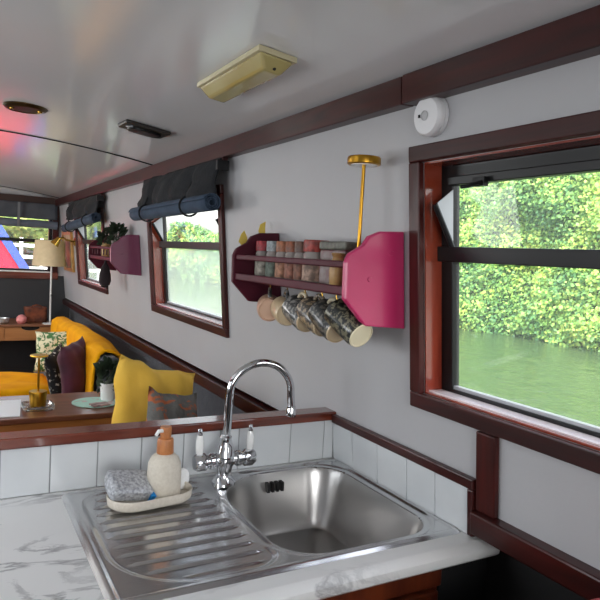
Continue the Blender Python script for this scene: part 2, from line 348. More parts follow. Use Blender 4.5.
# ------------------------------------------------------------------ half-height partition, tiling, counter
HX0 = -.02
struct(B().box(HX0, .96, 1.44, 1.475, FL, -.424).make('wall_partition', white_wall, smooth=False))
struct(B().box(HX0, .938, 1.422, 1.482, -.442, -.418).make('trim_12', wood_x, smooth=False, bevel=.004))
def tiles_back():
    t = thing('tiled_splashback', (.45, 1.43, -.55), 'row of white tiles along the low partition behind the sink', 'tiles')
    xs = [HX0+.02, .1, .2, .301, .401, .504, .60, .65, .80, .904, .936]; b = B()
    for a, c in zip(xs, xs[1:]): b.box(a+.0012, c-.0012, 1.430, 1.440, -.549, -.443)
    b.make('tile_row', tile_m, t, smooth=False, bevel=.0012)
    B().box(HX0+.02, .938, 1.4325, 1.4405, -.5495, -.4425).make('grout_backing', grout, t, smooth=False)
tiles_back()
def tiles_side():
    t = thing('tiled_splashback', (.94, 1.15, -.55), 'row of white tiles on the cabin side right of the sink', 'tiles')
    ys = [.905, 1.009, 1.107, 1.222, 1.332, 1.428]; b = B()
    for a, c in zip(ys, ys[1:]): b.wbox(a+.0012, c-.0012, -.549, -.447, -.010, -.001)
    b.make('tile_row', tile_m, t, smooth=False, bevel=.0012)
    B().wbox(.905, 1.428, -.5495, -.4465, -.0075, -.0004).make('grout_backing', grout, t, smooth=False)
    b = B(); b.wbox(.888, 1.42, -.447, -.424, -.018, -.001); b.wbox(.888, .904, -.545, -.447, -.018, -.001)
    b.make('edging_strip', wood, t, smooth=False, bevel=.003)
tiles_side()
CZ = -.55
def counter():
    t = thing('worktop', (.45, 1.1, CZ-.035), 'white marble-look worktop with grey veins around the steel sink', 'worktop')
    b = B().slab([HX0, .236, .925, .983], [.884, .937, 1.40, 1.432], {(1, 1)}, lambda x, y, z: (x, y, z), CZ-.034, CZ)
    b.prism([(HX0, .884, CZ), (HX0, .872, CZ-.003), (HX0, .864, CZ-.010), (HX0, .862, CZ-.018), (HX0, .864, CZ-.027), (HX0, .872, CZ-.034), (HX0, .884, CZ-.034)], (.983-HX0, 0, 0))
    b.make('worktop_slab', marble_m, t, angle=30)
counter()
# sink, as a pressed sheet of steel
def rr_sd(x, y, x0, x1, y0, y1, rs):   # signed distance to rounded rectangle, radii by corner (bl, br, tr, tl)
    cx, cy = (x0+x1)/2, (y0+y1)/2; px, py = x-cx, y-cy
    r = rs[(0 if py < 0 else 3) if px < 0 else (1 if py < 0 else 2)]
    qx, qy = abs(px)-(x1-x0)/2+r, abs(py)-(y1-y0)/2+r
    return min(max(qx, qy), 0)+math.hypot(max(qx, 0), max(qy, 0))-r
def sstep(a, b, x): t = min(1, max(0, (x-a)/(b-a))); return t*t*(3-2*t)
SX0, SX1, SY0, SY1 = .220, .940, .922, 1.415
def bowl_sd(x, y): return rr_sd(x-.04*max(0, 1.385-y)*0, y, .556, .900, .962, 1.385, (.085, .075, .085, .15))
def drain_sd(x, y): return rr_sd(x-(1.2-y)*.10*0, y, .250, .542, .948, 1.393, (.15, .06, .05, .07))
def sink_z(x, y):
    z = CZ+.0035
    e = rr_sd(x, y, SX0, SX1, SY0, SY1, (.018,)*4); z -= .0035*sstep(-.006, 0, e)
    z += .0022*(sstep(-.020, -.014, e)-sstep(-.010, -.005, e))
    d = bowl_sd(x, y)
    if d < .026: z -= .004*sstep(.026, .014, d)
    if d < .006: z -= .145*sstep(.006, -.045, d)**.8 + .006*min(1, max(0, -d-.03)/.12)
    q = drain_sd(x, y)
    if q < .004: z -= .0055*sstep(.004, -.012, q)
    if q < -.018 and d > .02:
        k = (y-.975)/.038; fr = abs(k-round(k)); 
        amp = sstep(-.018, -.035, q)*sstep(.02, .035, d) if y < 1.36 else 0
        z += amp*.0042*sstep(.12, .03, fr)
    return z
def sink():
    t = thing('kitchen_sink', (.58, 1.17, CZ), 'stainless steel sink with ribbed drainer on the left and deep bowl on the right', 'sink')
    st = .003; nx = int(round((SX1-SX0)/st)); ny = int(round((SY1-SY0)/.0019)); parts = {'drainer': B(), 'bowl': B(), 'sink_rim': B()}
    xs = np.linspace(SX0, SX1, nx+1); ys = np.linspace(SY0, SY1, ny+1)
    Z = [[sink_z(x, y) for y in ys] for x in xs]; VV = {k: {} for k in parts}
    for i in range(nx):
        for j in range(ny):
            mx, my = (xs[i]+xs[i+1])/2, (ys[j]+ys[j+1])/2
            if rr_sd(mx, my, SX0, SX1, SY0, SY1, (.018,)*4) > 0: continue
            k = 'bowl' if bowl_sd(mx, my) < .004 else ('drainer' if drain_sd(mx, my) < .004 else 'sink_rim')
            vs = []
            for (a, c) in ((i, j), (i+1, j), (i+1, j+1), (i, j+1)):
                if (a, c) not in VV[k]: VV[k][(a, c)] = parts[k].bm.verts.new((xs[a], ys[c], Z[a][c]))
                vs.append(VV[k][(a, c)])
            parts[k].bm.faces.new(vs)
    for k, b in parts.items():
        b.make(k, steel_b if k == 'bowl' else steel, t, angle=180, recalc=False)
    # overflow slots on the bowl's back slope and the waste in its floor
    b = B()
    for k in range(4): b.box(.705+.013*k, .712+.013*k, 1.362, 1.38, CZ-.045, CZ-.022)
    b.make('overflow_slot', dark_rubber, t, smooth=False)
    B().lathe((.73, 1.16, CZ-.150), [(.0, 0), (.032, .0), (.036, .003), (.040, .001)], 28).make('waste_fitting', chrome, t)
    B().lathe((.557, 1.343, CZ), [(.024, 0), (.024, .006), (.02, .009), (0, .009)], 24).make('tap_seat', chrome, t) if False else None
sink()
def cabinet():
    t = thing('base_cabinet', (.45, 1.1, FL), 'chestnut wood base cabinet under the sink worktop', 'cabinet')
    B().box(HX0, .86, .905, .93, FL, CZ-.034).make('carcass', cab_m, t, smooth=False)
    B().box(HX0, .86, .93, 1.438, FL, -1.30).make('plinth', cab_m, t, smooth=False)
    b = B(); b.box(HX0, .86, .893, .905, -.632, CZ-.036); b.make('top_rail', cab_m, t, smooth=False, bevel=.002)
    for i, (a, c) in enumerate(((HX0+.01, .42), (.43, .85))):
        d = B().box(a, c, .887, .905, FL+.1, -.638).make('door', cab_m, t, smooth=False, bevel=.004)
        B().tube([((a+c)/2-.05, .887, -.70), ((a+c)/2-.05, .867, -.70), ((a+c)/2+.05, .867, -.70), ((a+c)/2+.05, .887, -.70)], .005, 10).make('handle', brass, d)
cabinet()
o = B().box(.865, .995, .905, .925, FL, CZ-.036).make('gap_shade_panel', deep_shade, smooth=False); tag(o, 'black panel standing in for the shaded gap between base cabinet and hull side', 'panel')  # dark sheet put where there is only a shaded gap
o = B().box(.62, .995, -.6, .66, FL, -.575).make('low_cupboard', deep_shade, smooth=False, bevel=.004); tag(o, 'black low cupboard under the window in the dark right corner', 'cupboard')
t = thing('enamel_pan', (.842, .505, -.575), 'red enamel pan partly seen at the bottom right corner', 'pan')
B().lathe((.842, .505, -.575), [(0, 0), (.045, 0), (.052, .01), (.053, .088), (.056, .092), (.053, .094), (.04, .100), (0, .104)], 32).make('pan_body', redm, t)
B().lathe((.842, .505, -.471), [(.01, 0), (.006, .012), (.016, .02), (.012, .03), (0, .032)], 16).make('lid_knob', redm, t)

# ------------------------------------------------------------------ mixer tap
def tap():
    x, y = .577, 1.345; z0 = CZ+.0035
    t = thing('mixer_tap', (x, y, z0), 'chrome bridge mixer tap with swan neck and white lever handles', 'tap')
    B().lathe((x, y, z0), [(.028, 0), (.028, .006), (.022, .012), (.017, .022), (.017, .034), (.021, .044), (.025, .052), (.027, .060), (.025, .072), (.019, .090), (.014, .108), (.0145, .113), (.0105, .118)], 28).make('tap_body', chrome, t)
    zc = z0+.058
    for s in (-1, 1):
        B().lathe((x+s*.012, y, zc), [(.014, 0), (.014, .012), (.019, .018), (.019, .026), (.015, .029), (.015, .034), (.0205, .038), (.021, .056), (.016, .064), (0, .066)], 24, axis=(s, 0, 0)).make('valve_arm', chrome, t)
        xl = x+s*.064
        lv = B().lathe((xl, y, zc+.012), [(.006, 0), (.0055, .006), (.0085, .010), (.0095, .025), (.009, .040), (.0065, .052)], 18).make('lever', ceramic, t)
        B().lathe((xl, y, zc+.064), [(.0055, 0), (.006, .004), (.003, .007), (.0055, .011), (.0035, .015), (0, .016)], 16).make('lever_tip', chrome, lv)
    # neck
    pts = [(x, y, z0+.09), (x+.003, y, z0+.16), (x+.004, y-.001, z0+.215)]
    cx, r = x+.004+.079, .079
    for k in range(1, 22):
        a = pi-k*(pi*1.02)/21; pts.append((cx+r*math.cos(a), y-.001-.012*k/21, z0+.215+r*.93*math.sin(a)))
    e = pts[-1]; pts.append((e[0]+.003, e[1]-.001, e[2]-.035))
    rad = [.0105, .010, .0095]+[.0092]*21+[.0095]
    B().tube(pts, rad, 20).make('swan_neck', chrome, t)
    e = pts[-1]; B().lathe((e[0], e[1], e[2]-.022), [(.0095, 0), (.0125, .001), (.0125, .016), (.0105, .020), (.0105, .026)], 20).make('spout_nozzle', chrome, t)
    B().lathe((x-.022, y-.018, z0), [(.010, 0), (.010, .006), (.006, .012), (.004, .024), (0, .026)], 14).make('pop_up_knob', chrome, t)
tap()

# ------------------------------------------------------------------ soap tray and its contents
TR = Matrix.Rotation(math.radians(7), 3, 'Z'); TC = Vector((.388, 1.300, CZ+.006))
def tray():
    t = thing('sink_caddy', tuple(TC), 'long oval cream tray on the drainer holding bottle and scourer', 'tray')
    b = B(); n = 48; prof = [(0, .0), (.92, 0), (.98, .004), (1.0, .020), (.985, .022), (.955, .020), (.93, .006), (0, .005)]
    rings = []
    for s, h in prof:
        ring = []
        for k in range(n):
            a = 2*pi*k/n; cx = .044 if math.cos(a) > 0 else -.044
            p = Vector((cx*min(1, s*1.0)+.05*math.cos(a)*s, .05*math.sin(a)*s, h)); ring.append(b.bm.verts.new(TC+TR@p))
        rings.append(ring)
    for i in range(len(rings)-1):
        for k in range(n): b.bm.faces.new([rings[i][k], rings[i][(k+1) % n], rings[i+1][(k+1) % n], rings[i+1][k]])
    bmesh.ops.remove_doubles(b.bm, verts=b.bm.verts, dist=1e-5)
    b.make('tray_body', cream, t, angle=60)
tray()
def soap():
    c = (.418, 1.305, CZ+.0115)
    t = thing('soap_dispenser', c, 'cream soap bottle with tan brown pump standing on the cream tray', 'soap dispenser')
    B().lathe(c, [(.0, 0), (.034, 0), (.0365, .004), (.037, .05), (.0355, .072), (.030, .086), (.022, .093), (.016, .096)], 32).make('bottle', cream, t)
    B().lathe((c[0], c[1], c[2]+.095), [(.0175, 0), (.0185, .002), (.0175, .030), (.016, .033), (.0105, .035)], 28).make('collar', brown_pump, t)
    p = B().lathe((c[0], c[1], c[2]+.128), [(.0105, 0), (.0115, .003), (.0125, .022), (.0115, .026), (0, .027)], 24).make('pump_head', brown_pump, t)
    q = Vector((c[0], c[1], c[2]+.146)); B().tube([q+Vector((-.006, -.003, 0)), q+Vector((-.020, -.012, .002)), q+Vector((-.027, -.016, -.006))], [.0048, .0042, .0035], 12).make('nozzle', ceramic, p)
soap()
def scourer():
    rot = Matrix.Rotation(math.radians(10), 3, 'Z')@Matrix.Rotation(math.radians(10), 3, 'Y')@Matrix.Rotation(math.radians(30), 3, 'X')
    c = Vector((.340, 1.302, CZ+.044))
    t = thing('washing_up_sponge', (c.x, c.y, c.z-.02), 'silver mesh scourer with a blue sponge corner on the cream tray', 'sponge')
    def blk(w, d, h, off, seed):
        b = B(); n = 10
        for ax in range(1): pass
        bmesh.ops.create_cube(b.bm, size=1); bmesh.ops.subdivide_edges(b.bm, edges=b.bm.edges, cuts=9, use_grid_fill=True)
        for v in b.bm.verts:
            p = v.co.copy(); q = Vector((p.x*w, p.y*d, p.z*h)); k = 1-.16*(abs(p.z)*2)**4*0
            rr = 1-.10*((abs(p.x)*2)**6*(abs(p.y)*2)**2); q.x *= rr; q.y *= rr; q.z *= 1-.25*max((abs(p.x)*2)**8, (abs(p.y)*2)**8)
            q += .0009*noise.noise_vector(q*220+Vector((seed, 0, 0))); v.co = c+rot@(q+Vector(off))
        return b
    blk(.096, .066, .030, (0, 0, .003), 1).make('mesh_scourer', scour, t, angle=180)
    blk(.026, .064, .024, (.052, -.004, -.002), 5).make('blue_sponge', bluesp, t, angle=180)
scourer()
c = Vector((.468, 1.328, CZ+.0095+.025)); ax = Vector((.55, -.80, .1)).normalized()
t = thing('round_pot_brush', (c.x, c.y, c.z-.025), 'small cream round brush head standing behind the soap bottle', 'brush')
B().lathe(tuple(c), [(0, -.008), (.020, -.008), (.0235, -.005), (.0245, .0), (.022, .004), (.014, .005), (0, .003)], 28, axis=ax).make('brush_head', ceramic, t)
B().lathe(tuple(c-ax*.008), [(.016, 0), (.017, -.010), (.0, -.011)], 24, axis=ax).make('bristles', M('tan_bristles', (160, 120, 84), .9), t)

# ------------------------------------------------------------------ wall racks
PAN = [(.0, .070), (-.066, .066), (-.095, .054), (-.109, .034), (-.143, .014), (-.152, -.006), (-.150, -.085), (-.130, -.105), (-.092, -.143), (.0, -.150)]
def rack(y0, y1, label, near_mat, inner):
    t = thing('spice_rack', (.89, (y0+y1)/2, -.15), label, 'rack', 'wall racks')
    def panel(y, mat):
        pts = []
        for o, z in PAN:
            x = .889+o if o < 0 else wx(z)-.0015
            pts.append((x, y, z))
        return B().prism(pts, (0, .016, 0)).make('end_panel', mat, t, smooth=False, bevel=.0035)
    panel(y0, near_mat); panel(y1-.016, inner)
    B().box(.757, .898, y0+.016, y1-.016, -.080, -.068).make('shelf_board', inner, t, smooth=False, bevel=.002)
    B().box(.745, .757, y0+.014, y1-.014, -.078, -.058).make('front_rail', inner, t, smooth=False, bevel=.003)
    B().box(.745, .757, y0+.014, y1-.014, -.018, -.003).make('front_rail', inner, t, smooth=False, bevel=.003)
    for k in range(1, 8) if y0 > 3 else ():
        yy = y0+(y1-y0)*k/8; B().tube([(.75, yy, -.05), (.75, yy, -.02)], .004, 8).make('spindle', inner, t)
    for z in (-.04, .02):
        B().lathe((.80 if z < 0 else .855, y0, z), [(.006, 0), (.005, .0015), (0, .0016)], 12, axis=(0, -1, 0)).make('screw_cap', near_mat, t)
    return t
rack(1.118, 1.745, 'magenta wall rack above the sink, holding jars with mugs hanging below', rack_lit, rack_shaded)
rack(3.37, 3.98, 'maroon rack darkened for weaker light between the two small windows with plants on it', M('rack_paint_dim', (112, 44, 76), .35, coat=.2), rack_shaded)  # near panel colour darkened because less light reaches this rack
# spice jars
jd = [(1.700, (190, 60, 70), 'spice jar with red label at the far left of the magenta rack', (190, 182, 170)),
      (1.628, (176, 186, 190), 'spice jar with pale grey label, second from far left of the magenta rack', (120, 132, 120)),
      (1.566, (190, 120, 84), 'spice jar with tan label, third from far left of the magenta rack', (196, 140, 110)),
      (1.510, (166, 96, 66), 'spice jar with rust label, fourth from far left of the magenta rack', (170, 110, 90)),
      (1.458, (120, 84, 70), 'spice jar with brown label, fifth from far left of the magenta rack', (150, 100, 80))]
def jar(x, y, z, lidc, bodyc, label, r=.024, h=.102, i=0):
    t = thing('spice_jar', (x, y, z), label, 'jar', 'jars on the magenta rack')
    B().lathe((x, y, z), [(0, 0), (r*.95, 0), (r, .004), (r, h*.70), (r*.86, h*.78), (r*.86, h*.8)], 24).make('jar_glass', jar_glass, t)
    B().lathe((x, y, z+.008), [(r*1.012, 0), (r*1.012, h*.42)], 24, cap=False).make('paper_label', M('jar_label_%d' % i, bodyc, .6, c2=tuple(int(v*.55) for v in bodyc), scale=60), t)
    B().lathe((x, y, z+h*.78), [(r*.98, 0), (r, .002), (r, h*.26), (r*.93, h*.285), (0, h*.29)], 24).make('lid', M('jar_lid_%d' % i, lidc, .45, c2=tuple(int(v*.6) for v in lidc), scale=70), t)
for i, (y, lc, lb, bc) in enumerate(jd): jar(.822, y, -.0675, lc, bc, lb, i=i)
jar(.825, 1.395, -.0675, (170, 60, 50), (206, 170, 150), 'wider jar with red lid and pale label near the middle of the magenta rack', r=.034, h=.106, i=7)
t = thing('storage_tin', (.83, 1.275, -.0675), 'grey rectangular tin with ridged lid on the magenta rack', 'tin')
B().box(.800, .862, 1.222, 1.335, -.0675, .022).make('tin_body', M('maroon_tin', (96, 44, 50), .4, c2=(130, 120, 120), scale=30), t, smooth=False, bevel=.004)
B().box(.797, .865, 1.219, 1.338, .022, .042).make('tin_lid', M('grey_lid', (120, 120, 110), .5, c2=(86, 86, 78), scale=60), t, smooth=False, bevel=.005)
B().lathe((.772, 1.205, -.0675), [(0, 0), (.012, 0), (.018, .010), (.020, .040), (.017, .060), (.013, .072), (.017, .080), (.013, .082)], 18).make('little_jug', M('ochre_glaze', (186, 150, 96), .4, c2=(150, 110, 70), scale=30))
tag(bpy.data.objects['little_jug'], 'small ochre pottery jug at the near end of the magenta rack', 'jug')
# yellow leaf ornament behind the far end
o = B(); 
for (yy, zz, hh, ww, ln) in ((1.80, .018, .055, .016, .0), (1.775, .055, .05, .012, .01)):
    xx = .80+(.05 if yy < 1.79 else 0)
    o.prism([(xx, yy, zz), (xx-ww, yy+.004, zz+hh*.35), (xx-ww*.5, yy+.004, zz+hh*.8), (xx+ln, yy, zz+hh), (xx+ww*.6, yy-.004, zz+hh*.6), (xx+ww*.7, yy-.004, zz+hh*.2)], (.002, .006, 0))
o.tube([(.80, 1.80, .02), (.83, 1.79, .0), (.875, 1.77, .03), (.886, 1.77, .06)], .003, 6)
o = o.make('leaf_ornament', M('yellow_leaf', (206, 178, 70), .6)); tag(o, 'yellow leaf ornament sticking up behind the far end of the magenta rack', 'ornament')

# cordless gold lamps
def gold_lamp(c, h, rb, hb, rd, td, label):
    t = thing('cordless_lamp', c, label, 'lamp', 'gold cordless table lamps')
    B().lathe(c, [(0, 0), (rb*.86, 0), (rb*.9, .003), (rb, hb-.003), (rb*.97, hb), (0, hb)], 28).make('lamp_base', gold, t)
    B().tube([(c[0], c[1], c[2]+hb), (c[0], c[1], c[2]+h-td)], .0042, 12).make('lamp_stem', gold, t)
    d = B().lathe((c[0], c[1], c[2]+h-td), [(0, .002), (rd*.9, 0), (rd, .002), (rd, td-.003), (rd*.95, td), (0, td)], 36).make('lamp_head', gold, t)
    B().lathe((c[0], c[1], c[2]+h-td-.001), [(0, 0), (rd*.8, 0), (rd*.8, .003), (0, .003)], 30).make('lamp_diffuser', ceramic, d)
gold_lamp((.812, 1.185, -.0675), .300, .020, .05, .038, .018, 'gold cordless lamp with flat disc head standing in the magenta rack') 

# mugs on hooks
def mug(y, z, d, body, base, inside, label, hx=.79, r=.035, L=.090, i=0, hm=None, hy=0):
    d = Vector(d).normalized(); top = Vector((hx, y+hy, -.082))
    cen = Vector((hx+.004, y, z)); t = thing('mug', tuple(cen-Vector((0, 0, r))), label, 'mug', 'mugs hanging under the magenta rack')
    a = cen-d*L/2
    B().lathe(tuple(a), [(r*.90, .003), (r*.93, 0), (r, 0), (r*1.01, L*.5), (r*.97, L*.9), (r*.88, L), (r*.86, L+.001)], 32, axis=d, cap=False).make('mug_body', body, t)
    B().lathe(tuple(a), [(r*.90, .003), (r*.93, L*.5), (r*.9, L*.92), (0, L*.93)], 28, axis=d, cap=False).make('mug_inside', inside, t)
    bs = B().lathe(tuple(a+d*(L+.001)), [(r*.89, -.0015), (r*.86, .002), (r*.80, .0025), (r*.76, .0), (0, .0)], 32, axis=d).make('mug_base', base, t)
    # handle loop towards the hook
    up = Vector((0, 0, 1)); up = (up-up.dot(d)*d).normalized(); pts = []
    for k in range(13):
        q = -.5*pi*1.05+pi*1.05*k/12; pts.append(cen+up*(r*.93+.023*math.cos(q))+d*(.026*math.sin(q)+.0))
    B().tube(pts, .0052, 10, up=d.cross(up)).make('handle', hm or body, t)
    tp = cen+up*(r*.93+.023)
    hk = B(); e = Vector((tp.x, tp.y, -.0815)); hk.tube([e, (tp.x, tp.y, tp.z+.012), (tp.x, tp.y-.006, tp.z+.002), (tp.x, tp.y-.004, tp.z-.008), (tp.x, tp.y+.004, tp.z-.009), (tp.x, tp.y+.009, tp.z-.001)], .0018, 8)
    o = hk.make('cup_hook', brass); tag(o, 'small brass cup hook holding '+label.split(',')[0].replace('hanging ', '')[:60], 'hook', 'cup hooks')
dk = dict(scale=100, ramp=(.48, .56), detail=3, coat=.4)
mA = M('mug_peach', (206, 168, 142), .35, coat=.3); mB = M('mug_sand', (202, 180, 146), .35, coat=.3)
mC = M('mug_grey_print', (52, 54, 56), .35, c2=(150, 148, 144), **dk); mD = M('mug_mixed_print', (70, 66, 62), .35, c2=(158, 140, 116), **dk)
mE = M('mug_dark_rim', (40, 42, 44), .35, c2=(104, 100, 92), **dk); mF = M('mug_black_botanical', (20, 24, 24), .3, c2=(120, 116, 96), **dk)
mIn = M('mug_glaze_inside', (198, 186, 160), .3)
mug(1.600, -.150, (-.42, -.88, -.05), mA, mA, mIn, 'peach mug with round base showing, hanging at the far left', hx=.796, hm=mE)
mug(1.500, -.149, (-.30, -.90, -.08), mB, mB, mIn, 'plain sand-coloured mug, hanging second from the far left', hx=.796, hm=mC)
mug(1.415, -.147, (-.05, -.9, -.30), mC, mB, mIn, 'grey leaf-patterned mug, hanging third from the far left', hx=.796, hm=mIn)
mug(1.335, -.146, (.0, -.9, -.35), mD, mB, mIn, 'brown and grey mug with red patch, hanging fourth from the far left', hx=.796)
mug(1.262, -.148, (.0, -.86, -.42), mE, mB, mIn, 'dark-rimmed mug with cream base, hanging second from the right', hx=.790, hm=mIn)
mug(1.180, -.143, (.12, -.82, -.44), mF, M('mug_cream_base', (232, 222, 190), .35), mIn, 'black botanical mug with cream base, hanging nearest the magenta panel', hx=.790, L=.098, hm=mF)
# ------------------------------------------------------------------ smoke alarm
c = (wx(.30)-.001, 1.018, .304); axn = Vector((-1, 0, -.095)).normalized()
t = thing('smoke_alarm', c, 'round white smoke alarm on the wall above the large window', 'smoke alarm')
B().lathe(c, [(.042, 0), (.042, .008), (.038, .010)], 40, axis=axn).make('mounting_ring', plastic_w, t)
bd = B().lathe(tuple(Vector(c)+axn*.009), [(.041, 0), (.042, .003), (.041, .011), (.036, .016), (0, .018)], 40, axis=axn).make('alarm_body', plastic_w, t)
q = Vector(c)+axn*.0265; B().lathe(tuple(q), [(.010, 0), (.010, .002), (.0085, .003), (.0085, .0005), (0, .001)], 24, axis=axn).make('test_button', M('grey_button', (190, 190, 192), .5), bd)
B().box(q.x-.002, q.x+.002, q.y+.014, q.y+.019, q.z-.002, q.z+.004).make('indicator', dark_rubber, bd, smooth=False)

# ------------------------------------------------------------------ ceiling fittings
def striplight():
    x0, x1, y0, y1 = .560, .643, 1.225, 1.60; zt = lambda x: ceil_z(x)
    t = thing('ceiling_lamp', ((x0+x1)/2, (y0+y1)/2, ceil_z(.59)), 'unlit strip lamp with yellowed plastic cover on the glossy ceiling', 'ceiling lamp')
    b = B().hexa([(x0-.004, y0-.002, zt(x0)-.012), (x1+.004, y0-.002, zt(x1)-.012), (x1+.004, y1+.002, zt(x1)-.012), (x0-.004, y1+.002, zt(x0)-.012),
                  (x0-.004, y0-.002, zt(x0)-.001), (x1+.004, y0-.002, zt(x1)-.001), (x1+.004, y1+.002, zt(x1)-.001), (x0-.004, y1+.002, zt(x0)-.001)])
    b.make('backplate', M('cream_plastic', (206, 196, 160), .4), t, smooth=False)
    i = .020; dz = .040
    v = [(x0, y0), (x1, y0), (x1, y1), (x0, y1)]; vi = [(x0+i, y0+i*1.2), (x1-i, y0+i*1.2), (x1-i, y1-i*1.2), (x0+i, y1-i*1.2)]
    b = B(); b.hexa([(x, y, zt(x)-dz) for x, y in vi]+[(x, y, zt(x)-.012) for x, y in v])
    cv = b.make('diffuser_cover', diffuser, t, smooth=False, bevel=.006)
    B().lathe(((x0+x1)/2, y0+.014, zt(.59)-.036), [(.004, 0), (.003, .002), (0, .0025)], 10, axis=(0, -.6, -1)).make('cover_screw', dark_rubber, cv)
striplight()
t = thing('round_vent', (.222, 2.41, ceil_z(.222)), 'round dark brass vent in the ceiling at left', 'vent')
zz = ceil_z(.222); antq = M('antique_brass', (84, 66, 40), .35, metal=.9)
B().lathe((.222, 2.41, zz), [(.073, .001), (.073, -.003), (.066, -.010), (.058, -.012), (.055, -.006)], 36, cap=False).make('vent_ring', antq, t)
B().lathe((.222, 2.41, zz-.005), [(0, 0), (.057, 0), (.057, -.004), (0, -.006)], 30).make('vent_disc', M('dark_bronze', (44, 36, 26), .4, metal=.7), t)
for s in (-1, 1): B().lathe((.222+s*.045, 2.41, zz-.010), [(.009, 0), (.008, -.004), (0, -.005)], 14).make('vent_screw', brass, t)
def rvent():
    cx, cy = .603, 2.285; rot = Matrix.Rotation(math.radians(3), 3, 'Z')
    t = thing('rectangular_vent', (cx, cy, ceil_z(cx)), 'dark rectangular swivel vent on the ceiling beside the strip lamp', 'vent')
    f = lambda x, y, dz: tuple(Vector((cx, cy, 0))+rot@Vector((x, y, 0))+Vector((0, 0, ceil_z(cx+x)-dz)))
    fr = lambda w, h, z0, z1: B().hexa([f(-w, -h, z1), f(w, -h, z1), f(w, h, z1), f(-w, h, z1), f(-w, -h, z0), f(w, -h, z0), f(w, h, z0), f(-w, h, z0)])
    fr(.082, .055, 0, .014).make('vent_housing', M('dark_plastic', (52, 48, 46), .4), t, smooth=False, bevel=.006)
    b = B(); n = 30
    pts = [f(.07*math.copysign(.86*abs(math.cos(2*pi*k/n))**.7, math.cos(2*pi*k/n)), .036*math.copysign(abs(math.sin(2*pi*k/n))**.8, math.sin(2*pi*k/n)), .0135) for k in range(n)]
    b.prism(pts, (0, 0, -.010)).make('vent_cowl', black_al, t, smooth=False, bevel=.002)
    b = B(); b.tube([f(-.066, .0, .014), f(-.066, -.03, .020), f(-.054, -.042, .018)], .003, 8); b.make('vent_lever', grey_al, t)
rvent()

# ------------------------------------------------------------------ blinds
def spiral_roll(t, y0, y1, x, z0, z1, r, seed, mat=blind_l):
    def f(a, b):
        th = a*2*pi*3.2; rr = r*(.30+.70*a); rr *= 1+.10*noise.noise(Vector((b*4, th*.5, seed)))
        y = y0+(y1-y0)*b; zc = z0+(z1-z0)*b
        return (x+rr*math.cos(th+1.6), y+.006*noise.noise(Vector((a*3, seed, 1))), zc+rr*math.sin(th+1.6))
    return B().sheet(f, 72, 14).make('rolled_cloth', mat, t, angle=180, solid=.003, recalc=False)
def blind(y0, y1, ztop, zroll0, zroll1, label, x=.79, seed=0, r=.033, ties=(.22, .80)):
    t = thing('window_blind', (.85, (y0+y1)/2, zroll1-.03), label, 'blind', 'roll-up cloth blinds on the cabin side')
    def f(a, b):
        y = y0+(y1-y0)*a; z = ztop-(ztop-.19)*b
        dr = noise.noise(Vector((a*8, b*3, seed)))*.018
        gx = 0.016*math.exp(-((a-.25)/.05)**2)+0.016*math.exp(-((a-.78)/.05)**2)
        yy = y+(.03*b*(.5-a))+.006*noise.noise(Vector((a*9, b*3, seed+5)))
        bel = .030*math.sin(pi*b)*(abs(math.sin(pi*(a-.22)/.56)) if .22 < a < .78 else abs(math.sin(pi*min(a, 1-a)/.44)))
        return (.824-.022*b+dr*(.6+b)-bel-.01*b*math.sin(pi*a)+gx*b, yy, z-.012*b*math.sin(pi*a*3)**2)
    B().sheet(f, 40, 12).make('blind_cloth', blind_d, t, angle=180, solid=.006, recalc=False)
    B().box(.826, .846, y0-.01, y1+.01, ztop-.012, ztop+.004).make('batten', wood, t, smooth=False, bevel=.002)
    rl = spiral_roll(t, y0-.02, y1+.02, x, zroll0, zroll1, r, seed)
    for k in ties:
        yy = y0+(y1-y0)*k; zc = zroll0+(zroll1-zroll0)*k; pts = [(x+.0+(r+.005)*math.cos(q), yy, zc+(r+.005)*math.sin(q)) for q in np.linspace(0, 2*pi, 25)]
        b = B(); b.tube(pts, .004, 6, cap=False); b.tube([(.815, yy, ztop-.02), (x-.014, yy, zc+r)], .004, 6); b.make('tie_tape', blind_d, t)
    b = B(); b.box(.80, .845, y0-.028, y0-.012, ztop-.045, ztop-.01); b.make('end_bracket', black_al, t, smooth=False, bevel=.002)
    return t
blind(2.085, 3.085, .330, .172, .160, 'dark blind with slate-blue roll over the middle window', seed=1)
blind(4.12, 5.30, .325, .175, .120, 'dark blind with grey roll over the farthest side window', seed=3, x=.80)
def far_blind(x0, x1, label, seed):
    t = thing('far_window_blind', ((x0+x1)/2, YF-.03, .13), label, 'blind', 'grey blinds on the far window')
    B().sheet(lambda a, b: (x0+(x1-x0)*a, YF-.045+.008*noise.noise(Vector((a*5, b*2, seed))), .345-.14*b), 20, 6).make('blind_cloth', blind_g, t, angle=180, solid=.005, recalc=False)
    B().tube([(x0+(x1-x0)*k/10, YF-.055, .168-.012*k/10+.003*math.sin(k)) for k in range(11)], [.034+.002*math.sin(k*2) for k in range(11)], 16).make('rolled_cloth', M('pale_grey_roll', (112, 120, 134), .95, c2=(98, 106, 120), scale=12), t)
    for k in (.10, .52):
        xx = x0+(x1-x0)*k; B().box(xx-.010, xx+.010, YF-.094, YF-.088, .13, .34).make('tie_tape', M('pale_tape', (120, 124, 130), .9), t, smooth=False)
far_blind(.17, .845, 'grey rolled-up blind on the right half of the far window', 2)
far_blind(-.62, .15, 'grey rolled-up blind on the left half of the far window', 6)

